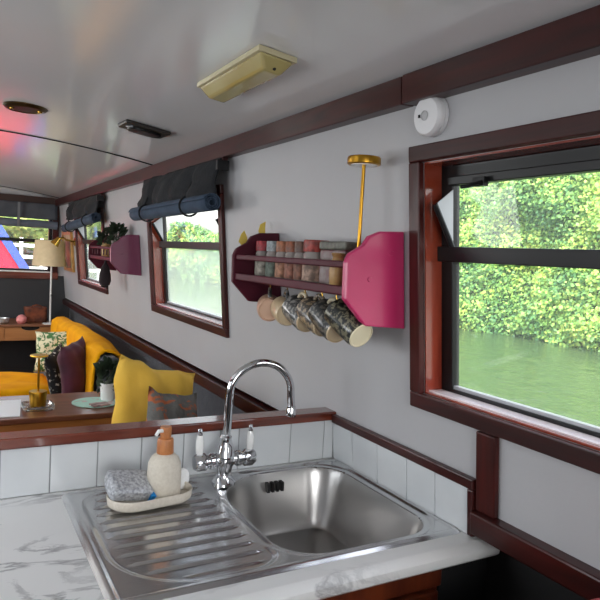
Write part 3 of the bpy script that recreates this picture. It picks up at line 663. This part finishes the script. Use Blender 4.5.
# ------------------------------------------------------------------ plants on far rack
def leafy(b, c, n, sp, size, up=.5, seed=1):
    rnd = random.Random(seed)
    for _ in range(n):
        d = Vector((rnd.gauss(0, 1), rnd.gauss(0, 1), rnd.gauss(up, .7))).normalized(); p = Vector(c)+Vector((d.x*sp[0], d.y*sp[1], d.z*sp[2]))*rnd.uniform(.4, 1)
        s = size*rnd.uniform(.7, 1.3); u = d.orthogonal().normalized(); u.rotate(Matrix.Rotation(rnd.uniform(0, 6.3), 3, d)); v = (d*.8+u*.2).normalized(); u = v.orthogonal()
        b.face([p-u*s*.1, p+v*s*.5+u*s*.35, p+v*s, p+v*s*.5-u*s*.35])
def potted(nm, c, rp, hp, potm, sp, n, size, label, seed, cat='plant', group=None):
    t = thing(nm, c, label, cat, group)
    B().lathe(c, [(0, 0), (rp*.8, 0), (rp, hp), (rp*.92, hp), (rp*.9, hp*.85), (0, hp*.85)], 24).make('pot', potm, t)
    b = B(); leafy(b, (c[0], c[1], c[2]+hp+sp[2]*.45), n, sp, size, seed=seed); 
    for k in range(5): b.tube([(c[0], c[1], c[2]+hp*.8), (c[0]+sp[0]*.5*math.cos(k*1.3), c[1]+sp[1]*.5*math.sin(k*1.3), c[2]+hp+sp[2]*.8)], .002, 5)
    b.make('foliage', plantm, t, recalc=False)
potted('potted_plant', (.812, 3.84, -.0675), .028, .085, M('gold_pot', (190, 150, 90), .4), (.035, .045, .05), 90, .03, 'dark leafy plant in small gold pot at far end of maroon rack', 3, group='plants on the maroon rack')
potted('potted_plant', (.812, 3.56, -.0675), .032, .100, M('dark_pot', (70, 56, 46), .5), (.035, .060, .06), 120, .03, 'dark bushy plant in brown pot near the front of maroon rack', 4, group='plants on the maroon rack')
t = thing('hanging_bag', (.80, 3.80, -.24), 'dark bunched cloth bag hanging below the far end of maroon rack', 'bag')
B().lathe((.805, 3.80, -.235), [(0, 0), (.028, .004), (.036, .03), (.032, .07), (.022, .11), (.008, .135), (.006, .152)], 20).make('bag_body', M('dark_cloth', (36, 26, 30), .9), t)
B().lathe((.805, 3.80, -.245), [(.0, 0), (.02, 0), (.022, .012), (0, .013)], 16).make('bag_tassel', M('dark_fringe', (26, 22, 24), .9), t)

# ------------------------------------------------------------------ picture and sconce on the side wall
t = thing('framed_picture', (.90, 5.70, -.24), 'gold-framed picture on the side wall near the far corner', 'picture')
b = B()
for a in ((5.47, 5.93, .075, .105), (5.47, 5.93, -.235, -.205), (5.47, 5.50, -.205, .075), (5.90, 5.93, -.205, .075)): b.wbox(a[0], a[1], a[2], a[3], -.022, -.001)
b.make('picture_frame', M('gilt_wood', (196, 150, 84), .4, c2=(160, 116, 60), scale=20), t, smooth=False, bevel=.003)
B().wbox(5.50, 5.90, -.205, .075, -.012, -.003).make('picture_panel', M('landscape_print', (196, 190, 150), .5, c2=(96, 120, 80), scale=9), t, smooth=False)
t = thing('wall_sconce', (.88, 5.36, -.0), 'brass swing-arm reading light on the wall beside the picture', 'wall lamp')
B().lathe((wx(.02)-.001, 5.36, .02), [(.035, 0), (.035, .01), (.02, .016), (0, .017)], 20, axis=(-1, 0, 0)).make('wall_plate', brass, t)
B().tube([(.88, 5.36, .02), (.82, 5.36, .03), (.79, 5.34, .05), (.76, 5.33, .03)], .009, 10).make('swing_arm', brass, t)
B().lathe((.765, 5.33, .045), [(.016, 0), (.022, -.02), (.034, -.06), (.036, -.07), (.030, -.068)], 20, axis=(.55, -.1, .8)).make('reading_shade', brass, t)

# ------------------------------------------------------------------ saloon furniture
TZ = -.70
t = thing('narrow_table', (.24, 2.84, FL), 'narrow walnut table behind the partition with golden wood edge', 'table')
B().box(-.25, .72, 2.645, 3.06, TZ-.022, TZ).make('table_top', table_m, t, smooth=False, bevel=.004)
B().box(-.24, .71, 2.655, 2.68, TZ-.075, TZ-.022).make('front_apron', edge_m, t, smooth=False, bevel=.002)
for x in (-.2, .66):
    for y in (2.70, 3.0): B().box(x-.02, x+.02, y-.02, y+.02, FL, TZ-.022).make('leg', edge_m, t, smooth=False, bevel=.003)
o = B().prism([(-.05, 2.70, TZ+.0005), (.255, 2.68, TZ+.0005), (.285, 2.96, TZ+.0005), (-.02, 2.98, TZ+.0005)], (0, 0, .003)).make('paper_sheet', paper, smooth=False); tag(o, 'white sheet of paper on the left end of the walnut table', 'paper')
t = thing('glass_ashtray', (.335, 2.80, TZ), 'square clear cut-glass dish under the gold lamp on the walnut table', 'glass dish')
def dish(c, s, h):
    b = B(); n = 32
    def sq(k, r, z):
        a = 2*pi*k/n; m = max(abs(math.cos(a)), abs(math.sin(a)))**.8; return (c[0]+r*math.cos(a)/m, c[1]+r*math.sin(a)/m, z+c[2]+(.003*(k % 2) if z > .01 else 0))
    rings = [[b.bm.verts.new(sq(k, r, z)) for k in range(n)] for r, z in ((s*.85, 0), (s*1.02, h*.5), (s, h), (s*.88, h), (s*.72, .006))]
    for i in range(4):
        for k in range(n): b.bm.faces.new([rings[i][k], rings[i][(k+1) % n], rings[i+1][(k+1) % n], rings[i+1][k]])
    b.bm.faces.new(rings[0][::-1]); b.bm.faces.new(rings[-1]); return b
dish((.335, 2.80, TZ), .062, .018).make('dish_body', glassm, t, smooth=False)
gold_lamp((.335, 2.80, TZ+.0065), .222, .036, .068, .036, .008, 'gold cordless lamp with bucket base in glass dish on the walnut table')
t = thing('round_mat', (.575, 2.83, TZ), 'round mint green mat on the right of the walnut table', 'mat')
B().lathe((.575, 2.83, TZ+.0005), [(0, 0), (.094, 0), (.098, .002), (.098, .004), (0, .005)], 40).make('mat_disc', mint, t)
o = B().prism([(.55, 2.73, TZ+.006), (.625, 2.75, TZ+.006), (.615, 2.80, TZ+.006), (.54, 2.78, TZ+.006)], (0, 0, .006)).make('folded_leaflet', M('dark_leaflet', (96, 72, 74), .5, c2=(190, 160, 150), scale=30), smooth=False); tag(o, 'small dark patterned leaflet lying on the mint mat', 'leaflet')
potted('potted_plant', (.635, 2.86, TZ+.006), .036, .078, ceramic, (.034, .034, .07), 140, .035, 'grass-like plant in white pot on the mint mat', 9)
# sofa along the cabin side
t = thing('grey_sofa', (.6, 4.2, FL), 'charcoal upholstered sofa along the cabin side with throw', 'sofa')
B().box(.585, .80, 3.40, 5.25, FL+.08, -1.0).make('seat', grey_fab, t, bevel=.03, smooth=True)
B().box(.715, .825, 3.40, 5.25, -1.02, -.60).make('backrest', grey_fab, t, bevel=.03)
for x in (.62, .74):
    for y in (3.5, 5.15): B().lathe((x, y, FL), [(.018, 0), (.026, .09)], 12).make('leg', pine, t)
def throw():
    path = [(.695, -.985), (.695, -.80), (.698, -.65), (.712, -.595), (.745, -.576), (.795, -.578), (.836, -.60), (.844, -.70)]
    def f(a, b):
        k = b*(len(path)-1); i = min(int(k), len(path)-2); fr = k-i; x = path[i][0]*(1-fr)+path[i+1][0]*fr; z = path[i][1]*(1-fr)+path[i+1][1]*fr
        y = 3.46+1.7*a; n = noise.noise(Vector((a*5, b*3, 2)))*.016
        z += .04*math.sin(pi*min(1, a*1.2))*(b > .3)*(1 if b < .9 else 0)*.8
        return (min(x+n, .95), y+.02*noise.noise(Vector((b*4, a, 8))), z+n*.7)
    return B().sheet(f, 50, 28).make('yellow_throw', yellow_v, angle=180, solid=.012, recalc=False)
tag(throw(), 'mustard velvet throw draped over the back of the grey sofa', 'throw')
# yellow covered bench across the boat
t = thing('covered_bench', (.2, 4.2, FL), 'low bench wrapped in a mustard quilt behind the walnut table', 'bench')
def quilt():
    b = B(); bmesh.ops.create_cube(b.bm, size=1); bmesh.ops.subdivide_edges(b.bm, edges=b.bm.edges, cuts=15, use_grid_fill=True)
    for v in b.bm.verts:
        p = v.co; w_, d_, h_ = .76, .66, .32
        k = 1-.07*(abs(p.x*2)**6+abs(p.y*2)**6)*.5
        q = Vector((p.x*w_, p.y*d_*k, p.z*h_*(1-.12*max(abs(p.x*2), abs(p.y*2))**5)))
        q += .022*noise.noise_vector(Vector((q.x*5, q.y*5, q.z*6+4))); q.z += .006*math.sin(p.z*h_*90+q.x*6)
        v.co = Vector((.185, 4.24, -1.02))+q
    return b
quilt().make('quilt', yellow_v, t, angle=180)
B().box(-.17, .53, 3.95, 4.52, FL, -1.17).make('bench_box', deep_shade, t, smooth=False)
E3 = lambda x, y, z: (Matrix.Rotation(math.radians(z), 4, 'Z')@Matrix.Rotation(math.radians(y), 4, 'Y')@Matrix.Rotation(math.radians(x), 4, 'X'))
o = B().pillow((.655, 4.44, -.725), .31, .28, .10, E3(-12, -3, -14), seed=1).make('cushion', leafp, angle=180); tag(o, 'cream cushion with green leaf print leaning on the sofa back', 'cushion', 'cushions in the saloon')
o = B().pillow((.590, 3.98, -.80), .26, .34, .10, E3(-8, -12, 62), seed=2).make('cushion', blackwhite, angle=180); tag(o, 'black and white flecked cushion behind the plum cushion', 'cushion', 'cushions in the saloon')
o = B().pillow((.640, 3.72, -.735), .24, .37, .13, E3(-4, -8, 52), seed=3).make('cushion', plum, angle=180); tag(o, 'plum velvet cushion against the end of the sofa', 'cushion', 'cushions in the saloon')
# near bench
t = thing('near_bench', (.65, 1.95, FL), 'grey upholstered bench seat hidden behind the partition', 'bench')
B().box(.36, .98, 1.50, 2.45, FL, -.90).make('bench_base', grey_fab, t, smooth=False)
B().box(.36, .98, 1.50, 2.45, -.90, -.85).make('seat_cushion', grey_fab, t, bevel=.03)
o = B().pillow((.618, 2.10, -.625), .37, .46, .13, E3(-10, 17, 26), n=20, wob=.02, seed=4).make('cushion', yellow_c, angle=180); tag(o, 'large pale yellow cushion behind the partition beside the soap bottle', 'cushion', 'cushions in the saloon')
o = B().pillow((.595, 1.80, -.625), .21, .40, .09, E3(-14, 14, 24), seed=5).make('cushion', patch, angle=180); tag(o, 'grey and orange patterned cushion in front of the yellow one', 'cushion', 'cushions in the saloon')
o = B().pillow((.735, 1.90, -.70), .22, .31, .09, E3(-12, 4, 10), seed=6).make('cushion', patch2, angle=180); tag(o, 'dark rust cushion just showing over the partition left of the tap', 'cushion', 'cushions in the saloon')
# desk, lamp and clutter at the far end
t = thing('desk', (.3, 5.85, FL), 'light oak desk with two drawers under the far window', 'desk')
B().box(-.45, .775, 5.60, 6.08, -.705, -.690).make('desk_top', desk_top, t, smooth=False, bevel=.002)
B().box(-.44, .765, 5.63, 6.07, -.825, -.705).make('drawer_case', pine, t, smooth=False)
for a, c in ((-.43, .155), (.165, .755)) if False else ((-.20, .395), (.405, .755)):
    b = B(); n = 12; m = (a+c)/2+(.02 if a > .3 else 0)
    pts = [(a, 5.615, -.82), (c, 5.615, -.82), (c, 5.615, -.71)]+[(m+.075*math.cos(k*pi/n), 5.615, -.71-.030*math.sin(k*pi/n)) for k in range(n+1)]+[(a, 5.615, -.71)]
    d = b.prism(pts, (0, .014, 0)).make('drawer', pine, t, smooth=False)
    B().box(m-.07, m+.07, 5.6285, 5.632, -.745, -.708).make('finger_pull', dark_rubber, d, smooth=False)
for x in (-.40, .73):
    for y in (5.66, 6.03): B().lathe((x, y, FL), [(.014, 0), (.022, .62)], 12).make('leg', pine, t)
t = thing('table_lamp', (.755, 5.66, -.69), 'white pole table lamp with cream drum shade on the oak desk', 'lamp')
B().lathe((.755, 5.66, -.69), [(0, 0), (.06, 0), (.06, .008), (.01, .014)], 24).make('lamp_base', ceramic, t)
B().tube([(.755, 5.66, -.68), (.752, 5.66, -.08)], .0075, 12).make('lamp_pole', ceramic, t)
B().lathe((.735, 5.66, -.195), [(.135, 0), (.115, .215), (.113, .215), (.133, 0)], 36, cap=False).make('lamp_shade', lampshade, t)
B().tube([(.758, 5.655, -.44), (.765, 5.63, -.445)], .006, 8).make('switch', dark_rubber, t)
o = B().lathe((.535, 5.70, -.69), [(0, 0), (.025, .001), (.042, .022), (.040, .05), (.024, .068), (.010, .074), (0, .075)], 24).make('pink_pot', pink); tag(o, 'round pink ornament on the oak desk', 'ornament')
t = thing('wicker_basket', (.64, 5.78, -.69), 'brown wicker basket on the oak desk beside the pink ornament', 'basket')
b = B(); bmesh.ops.create_cube(b.bm, size=1); bmesh.ops.subdivide_edges(b.bm, edges=b.bm.edges, cuts=7, use_grid_fill=True)
for v in b.bm.verts:
    q = v.co.copy(); v.co = Vector((.655+q.x*.17*(1+.1*q.z), 5.80+q.y*.12, -.69+.065+q.z*.13))+.008*noise.noise_vector(q*4)
b.make('basket_body', bagm, t, angle=180)
B().tube([(.61, 5.75, -.58), (.625, 5.745, -.545), (.655, 5.745, -.535), (.69, 5.745, -.545), (.70, 5.75, -.58)], .006, 8).make('basket_handle', bagm, t)
o = B().lathe((.39, 5.72, -.69), [(0, 0), (.035, 0), (.05, .012), (.055, .045), (.051, .045), (.045, .015), (0, .010)], 28).make('silver_bowl', M('pale_metal', (190, 194, 196), .3, metal=.6)); tag(o, 'pale silver bowl on the left of the oak desk', 'bowl')

# ------------------------------------------------------------------ outside: canal, hedge, trees, cover
def water():
    m = bpy.data.materials.new('canal_water'); m.use_nodes = True; t = m.node_tree; p = t.nodes['Principled BSDF']; N = t.nodes.new; L = t.links.new
    p.inputs['Base Color'].default_value = lin((58, 78, 50)); p.inputs['Roughness'].default_value = .12; p.inputs['Specular IOR Level'].default_value = .7
    tc = N('ShaderNodeTexCoord'); mp = N('ShaderNodeMapping'); mp.inputs['Scale'].default_value = (1, .8, 1); n = N('ShaderNodeTexNoise'); n.inputs['Scale'].default_value = 5; n.inputs['Detail'].default_value = 4
    b = N('ShaderNodeBump'); b.inputs['Strength'].default_value = .6; b.inputs['Distance'].default_value = .06
    L(tc.outputs['Object'], mp.inputs[0]); L(mp.outputs[0], n.inputs[0]); L(n.outputs[0], b.inputs['Height']); L(b.outputs[0], p.inputs['Normal']); return m
wm = water()
b = B(); b.bm.faces.new([b.bm.verts.new(p) for p in ((1.15, -10, -1.0), (9, -10, -1.0), (9, 60, -1.0), (1.15, 60, -1.0))])
b.bm.faces.new([b.bm.verts.new(p) for p in ((-20, 6.4, -1.0), (1.15, 6.4, -1.0), (1.15, 60, -1.0), (-20, 60, -1.0))])
o = b.make('canal_water', wm, smooth=False, recalc=False); tag(o, 'green rippled canal water outside the windows', 'water', kind='stuff')
def leafmat(name, cs, rough=.5):
    m = bpy.data.materials.new(name); m.use_nodes = True; t = m.node_tree; p = t.nodes['Principled BSDF']; N = t.nodes.new; L = t.links.new
    tc = N('ShaderNodeTexCoord'); n = N('ShaderNodeTexNoise'); n.inputs['Scale'].default_value = 1.3; n.inputs['Detail'].default_value = 3; L(tc.outputs['Object'], n.inputs[0])
    at = N('ShaderNodeAttribute'); at.attribute_name = 'rnd'
    ad = N('ShaderNodeMath'); ad.operation = 'MULTIPLY_ADD'; ad.inputs[1].default_value = .35; L(at.outputs['Fac'], ad.inputs[0]); L(n.outputs[0], ad.inputs[2])
    r = N('ShaderNodeValToRGB'); e = r.color_ramp.elements; e[0].position = .45; e[0].color = lin(cs[0]); e[1].position = .9; e[1].color = lin(cs[2]); q = e.new(.67); q.color = lin(cs[1])
    L(ad.outputs[0], r.inputs[0]); L(r.outputs[0], p.inputs['Base Color']); p.inputs['Roughness'].default_value = rough
    tr = N('ShaderNodeBsdfTranslucent'); L(r.outputs[0], tr.inputs[0]); mx = N('ShaderNodeMixShader'); mx.inputs[0].default_value = .35
    L(p.outputs[0], mx.inputs[1]); L(tr.outputs[0], mx.inputs[2]); L(mx.outputs[0], t.nodes['Material Output'].inputs[0]); return m
ivy = leafmat('ivy_leaves', ((84, 134, 84), (138, 184, 96), (206, 224, 110)))
pale = leafmat('pale_leaves', ((130, 160, 90), (178, 200, 110), (226, 232, 140)))
def leaves(name, P, Nn, size, mat):
    n = len(P); rs = np.random.RandomState(3)
    D = Nn+rs.normal(0, .55, (n, 3)); D /= np.linalg.norm(D, axis=1)[:, None]
    U = np.cross(D, rs.normal(0, 1, (n, 3))); U /= np.linalg.norm(U, axis=1)[:, None]; V = np.cross(D, U)
    s = (size*rs.uniform(.7, 1.35, n))[:, None]
    co = np.stack([P-U*s*.5, P+V*s*.42+D*s*.1, P+U*s*.6, P-V*s*.42+D*s*.1], 1).reshape(-1, 3)
    me = bpy.data.meshes.new(name); me.vertices.add(n*4); me.vertices.foreach_set('co', co.ravel())
    me.loops.add(n*4); me.loops.foreach_set('vertex_index', np.arange(n*4, dtype=np.int32)); me.polygons.add(n); me.polygons.foreach_set('loop_start', np.arange(0, n*4, 4, dtype=np.int32))
    at = me.attributes.new('rnd', 'FLOAT', 'FACE'); at.data.foreach_set('value', rs.uniform(0, 1, n).astype(np.float32))
    me.update(calc_edges=True); me.validate(); me.materials.append(mat)
    return me
def hedge_top(y): return 1.95+.25*math.sin(y*.9)-1.25*sstep(10.5, 18, y)-.35*sstep(6.8, 5.2, y)
def hedge_x(y, z):
    return 7.35+.35*max(0, (z+1)/3)**1.5*1.4+.55*noise.noise(Vector((y*.55, z*.7, 3)))+.22*noise.noise(Vector((y*1.9, z*2.1, 8)))
t = thing('ivy_bank', (7.6, 8, -1.0), 'dense ivy-covered hedge along the far canal bank', 'hedge', kind='stuff')
b = B().sheet(lambda a, c: (lambda y: (lambda z: (hedge_x(y, z)+.10, y, z))(-1.05+(hedge_top(y)+1.0)*c))(-4+34*a), 140, 20)
b.make('hedge_core', M('hedge_shade', (44, 74, 40), .9, c2=(70, 104, 50), scale=3), t, recalc=False, angle=180)
pts = []; nr = []; sz = []
rs = random.Random(5)
for i in range(76000):
    y = rs.uniform(2.5, 11) if i < 60000 else rs.uniform(11, 30)
    z = -1.02+(hedge_top(y)+1.08)*rs.random()
    pts.append((hedge_x(y, z)+rs.gauss(0, .05), y, z+rs.gauss(0, .03))); nr.append((-1, rs.gauss(0, .2), .55)); sz.append(.050 if i < 60000 else .13)
me = leaves('ivy_leaves', np.array(pts)-np.array([7.6, 8, -1.0]), np.array(nr), np.array(sz), ivy)
o = bpy.data.objects.new('ivy_leaves', me); COL.objects.link(o); o.parent = t; o['kind'] = 'stuff'
def tree(c, rx, ry, rz, n, size, label, mat, seed):
    t = thing('tree', (c[0], c[1], -1.0), label, 'tree', 'trees around the canal'); rs = np.random.RandomState(seed)
    d = rs.normal(0, 1, (n, 3)); d /= np.linalg.norm(d, axis=1)[:, None]
    rad = .72+.28*rs.uniform(0, 1, n)**.6
    bl = np.array([1+.35*noise.noise(Vector(tuple(q*2.2+seed))) for q in d]); P = d*np.array([rx, ry, rz])*(rad*bl)[:, None]+np.array([0, 0, c[2]+1.0])
    me = leaves('crown', P, d, np.full(n, size), mat); o = bpy.data.objects.new('crown', me); COL.objects.link(o); o.parent = t
    B().tube([(c[0], c[1], -1.0), (c[0]+.1, c[1], (c[2]-1)/2), (c[0], c[1], c[2])], [rx*.09, rx*.07, rx*.04], 10).make('trunk', M('bark', (84, 70, 56), .9), t)
tree((12.8, 9.0, 1.6), 2.6, 2.8, 1.9, 7000, .16, 'tall green tree rising behind the ivy hedge by the large window', ivy, 1)
tree((-3.6, 27, 1.45), 3.3, 2.0, 2.0, 9000, .22, 'pale yellow-green tree seen through the left of the far window', pale, 2)
tree((3.4, 27.5, 1.35), 2.5, 2.0, 1.9, 8000, .22, 'pale yellow-green tree seen through the right of the far window', pale, 3)
tree((6.6, 41, .9), 2.2, 2.5, 1.7, 6000, .25, 'soft green tree far off, seen through the farthest side window', pale, 4)
o = B().box(-20, 16, 31.5, 60, -1.2, -1.0).box(-20, 6.4, 24, 31.5, -1.2, -1.0).make('grassy_bank', M('grass', (120, 150, 70), .9, c2=(160, 180, 90), scale=4), smooth=False); tag(o, 'grassy bank across the water beyond the far window', 'bank', kind='stuff')
t = thing('white_fence', (2.5, 18, -1.0), 'white rail fence on the water edge beyond the far window', 'fence')
wp = M('white_paint', (230, 232, 230), .5)
for k in range(9): B().box(.6+.5*k, .68+.5*k, 18, 18.08, -1.05, .1).make('post', wp, t, smooth=False)
for z in (-.75, -.45, -.15): B().box(.5, 4.8, 17.97, 18.0, z, z+.09).make('rail', wp, t, smooth=False)
# bow cover
def cover():
    t = thing('canvas_cover', (0, 7.6, -.5), 'red canvas bow cover with blue edging outside the far window', 'canvas cover')
    A = (.0, .875); Lf, Rt = (-.88, -.50), (.88, -.50)
    B().prism([(Lf[0], 7.2, Lf[1]), (Rt[0]-.0, 7.2, Rt[1]), (A[0], 7.2, A[1])], (0, 1.2, 0)).make('canvas_panel', redc, t, smooth=False)
    def edge(p, q, w_):
        p = Vector((p[0], 0, p[1])); q = Vector((q[0], 0, q[1])); d = (q-p).normalized(); n = Vector((-d.z, 0, d.x)); n = n if n.z < 0 else -n
        B().prism([p+Vector((0, 7.17, 0)), q+Vector((0, 7.17, 0)), q+n*w_+Vector((0, 7.17, 0)), p+n*w_+Vector((0, 7.17, 0))], (0, .03, 0)).make('edge_binding', bluec, t, smooth=False)
    edge(A, Rt, .085); edge(A, Lf, .085)
    B().box(-1.0, 1.0, YF+.4, 9.4, -1.4, -.5).make('deck_bulwark', dark_wall, t, smooth=False)
cover()
for o in bpy.data.objects:
    if '_o' in o: del o['_o']
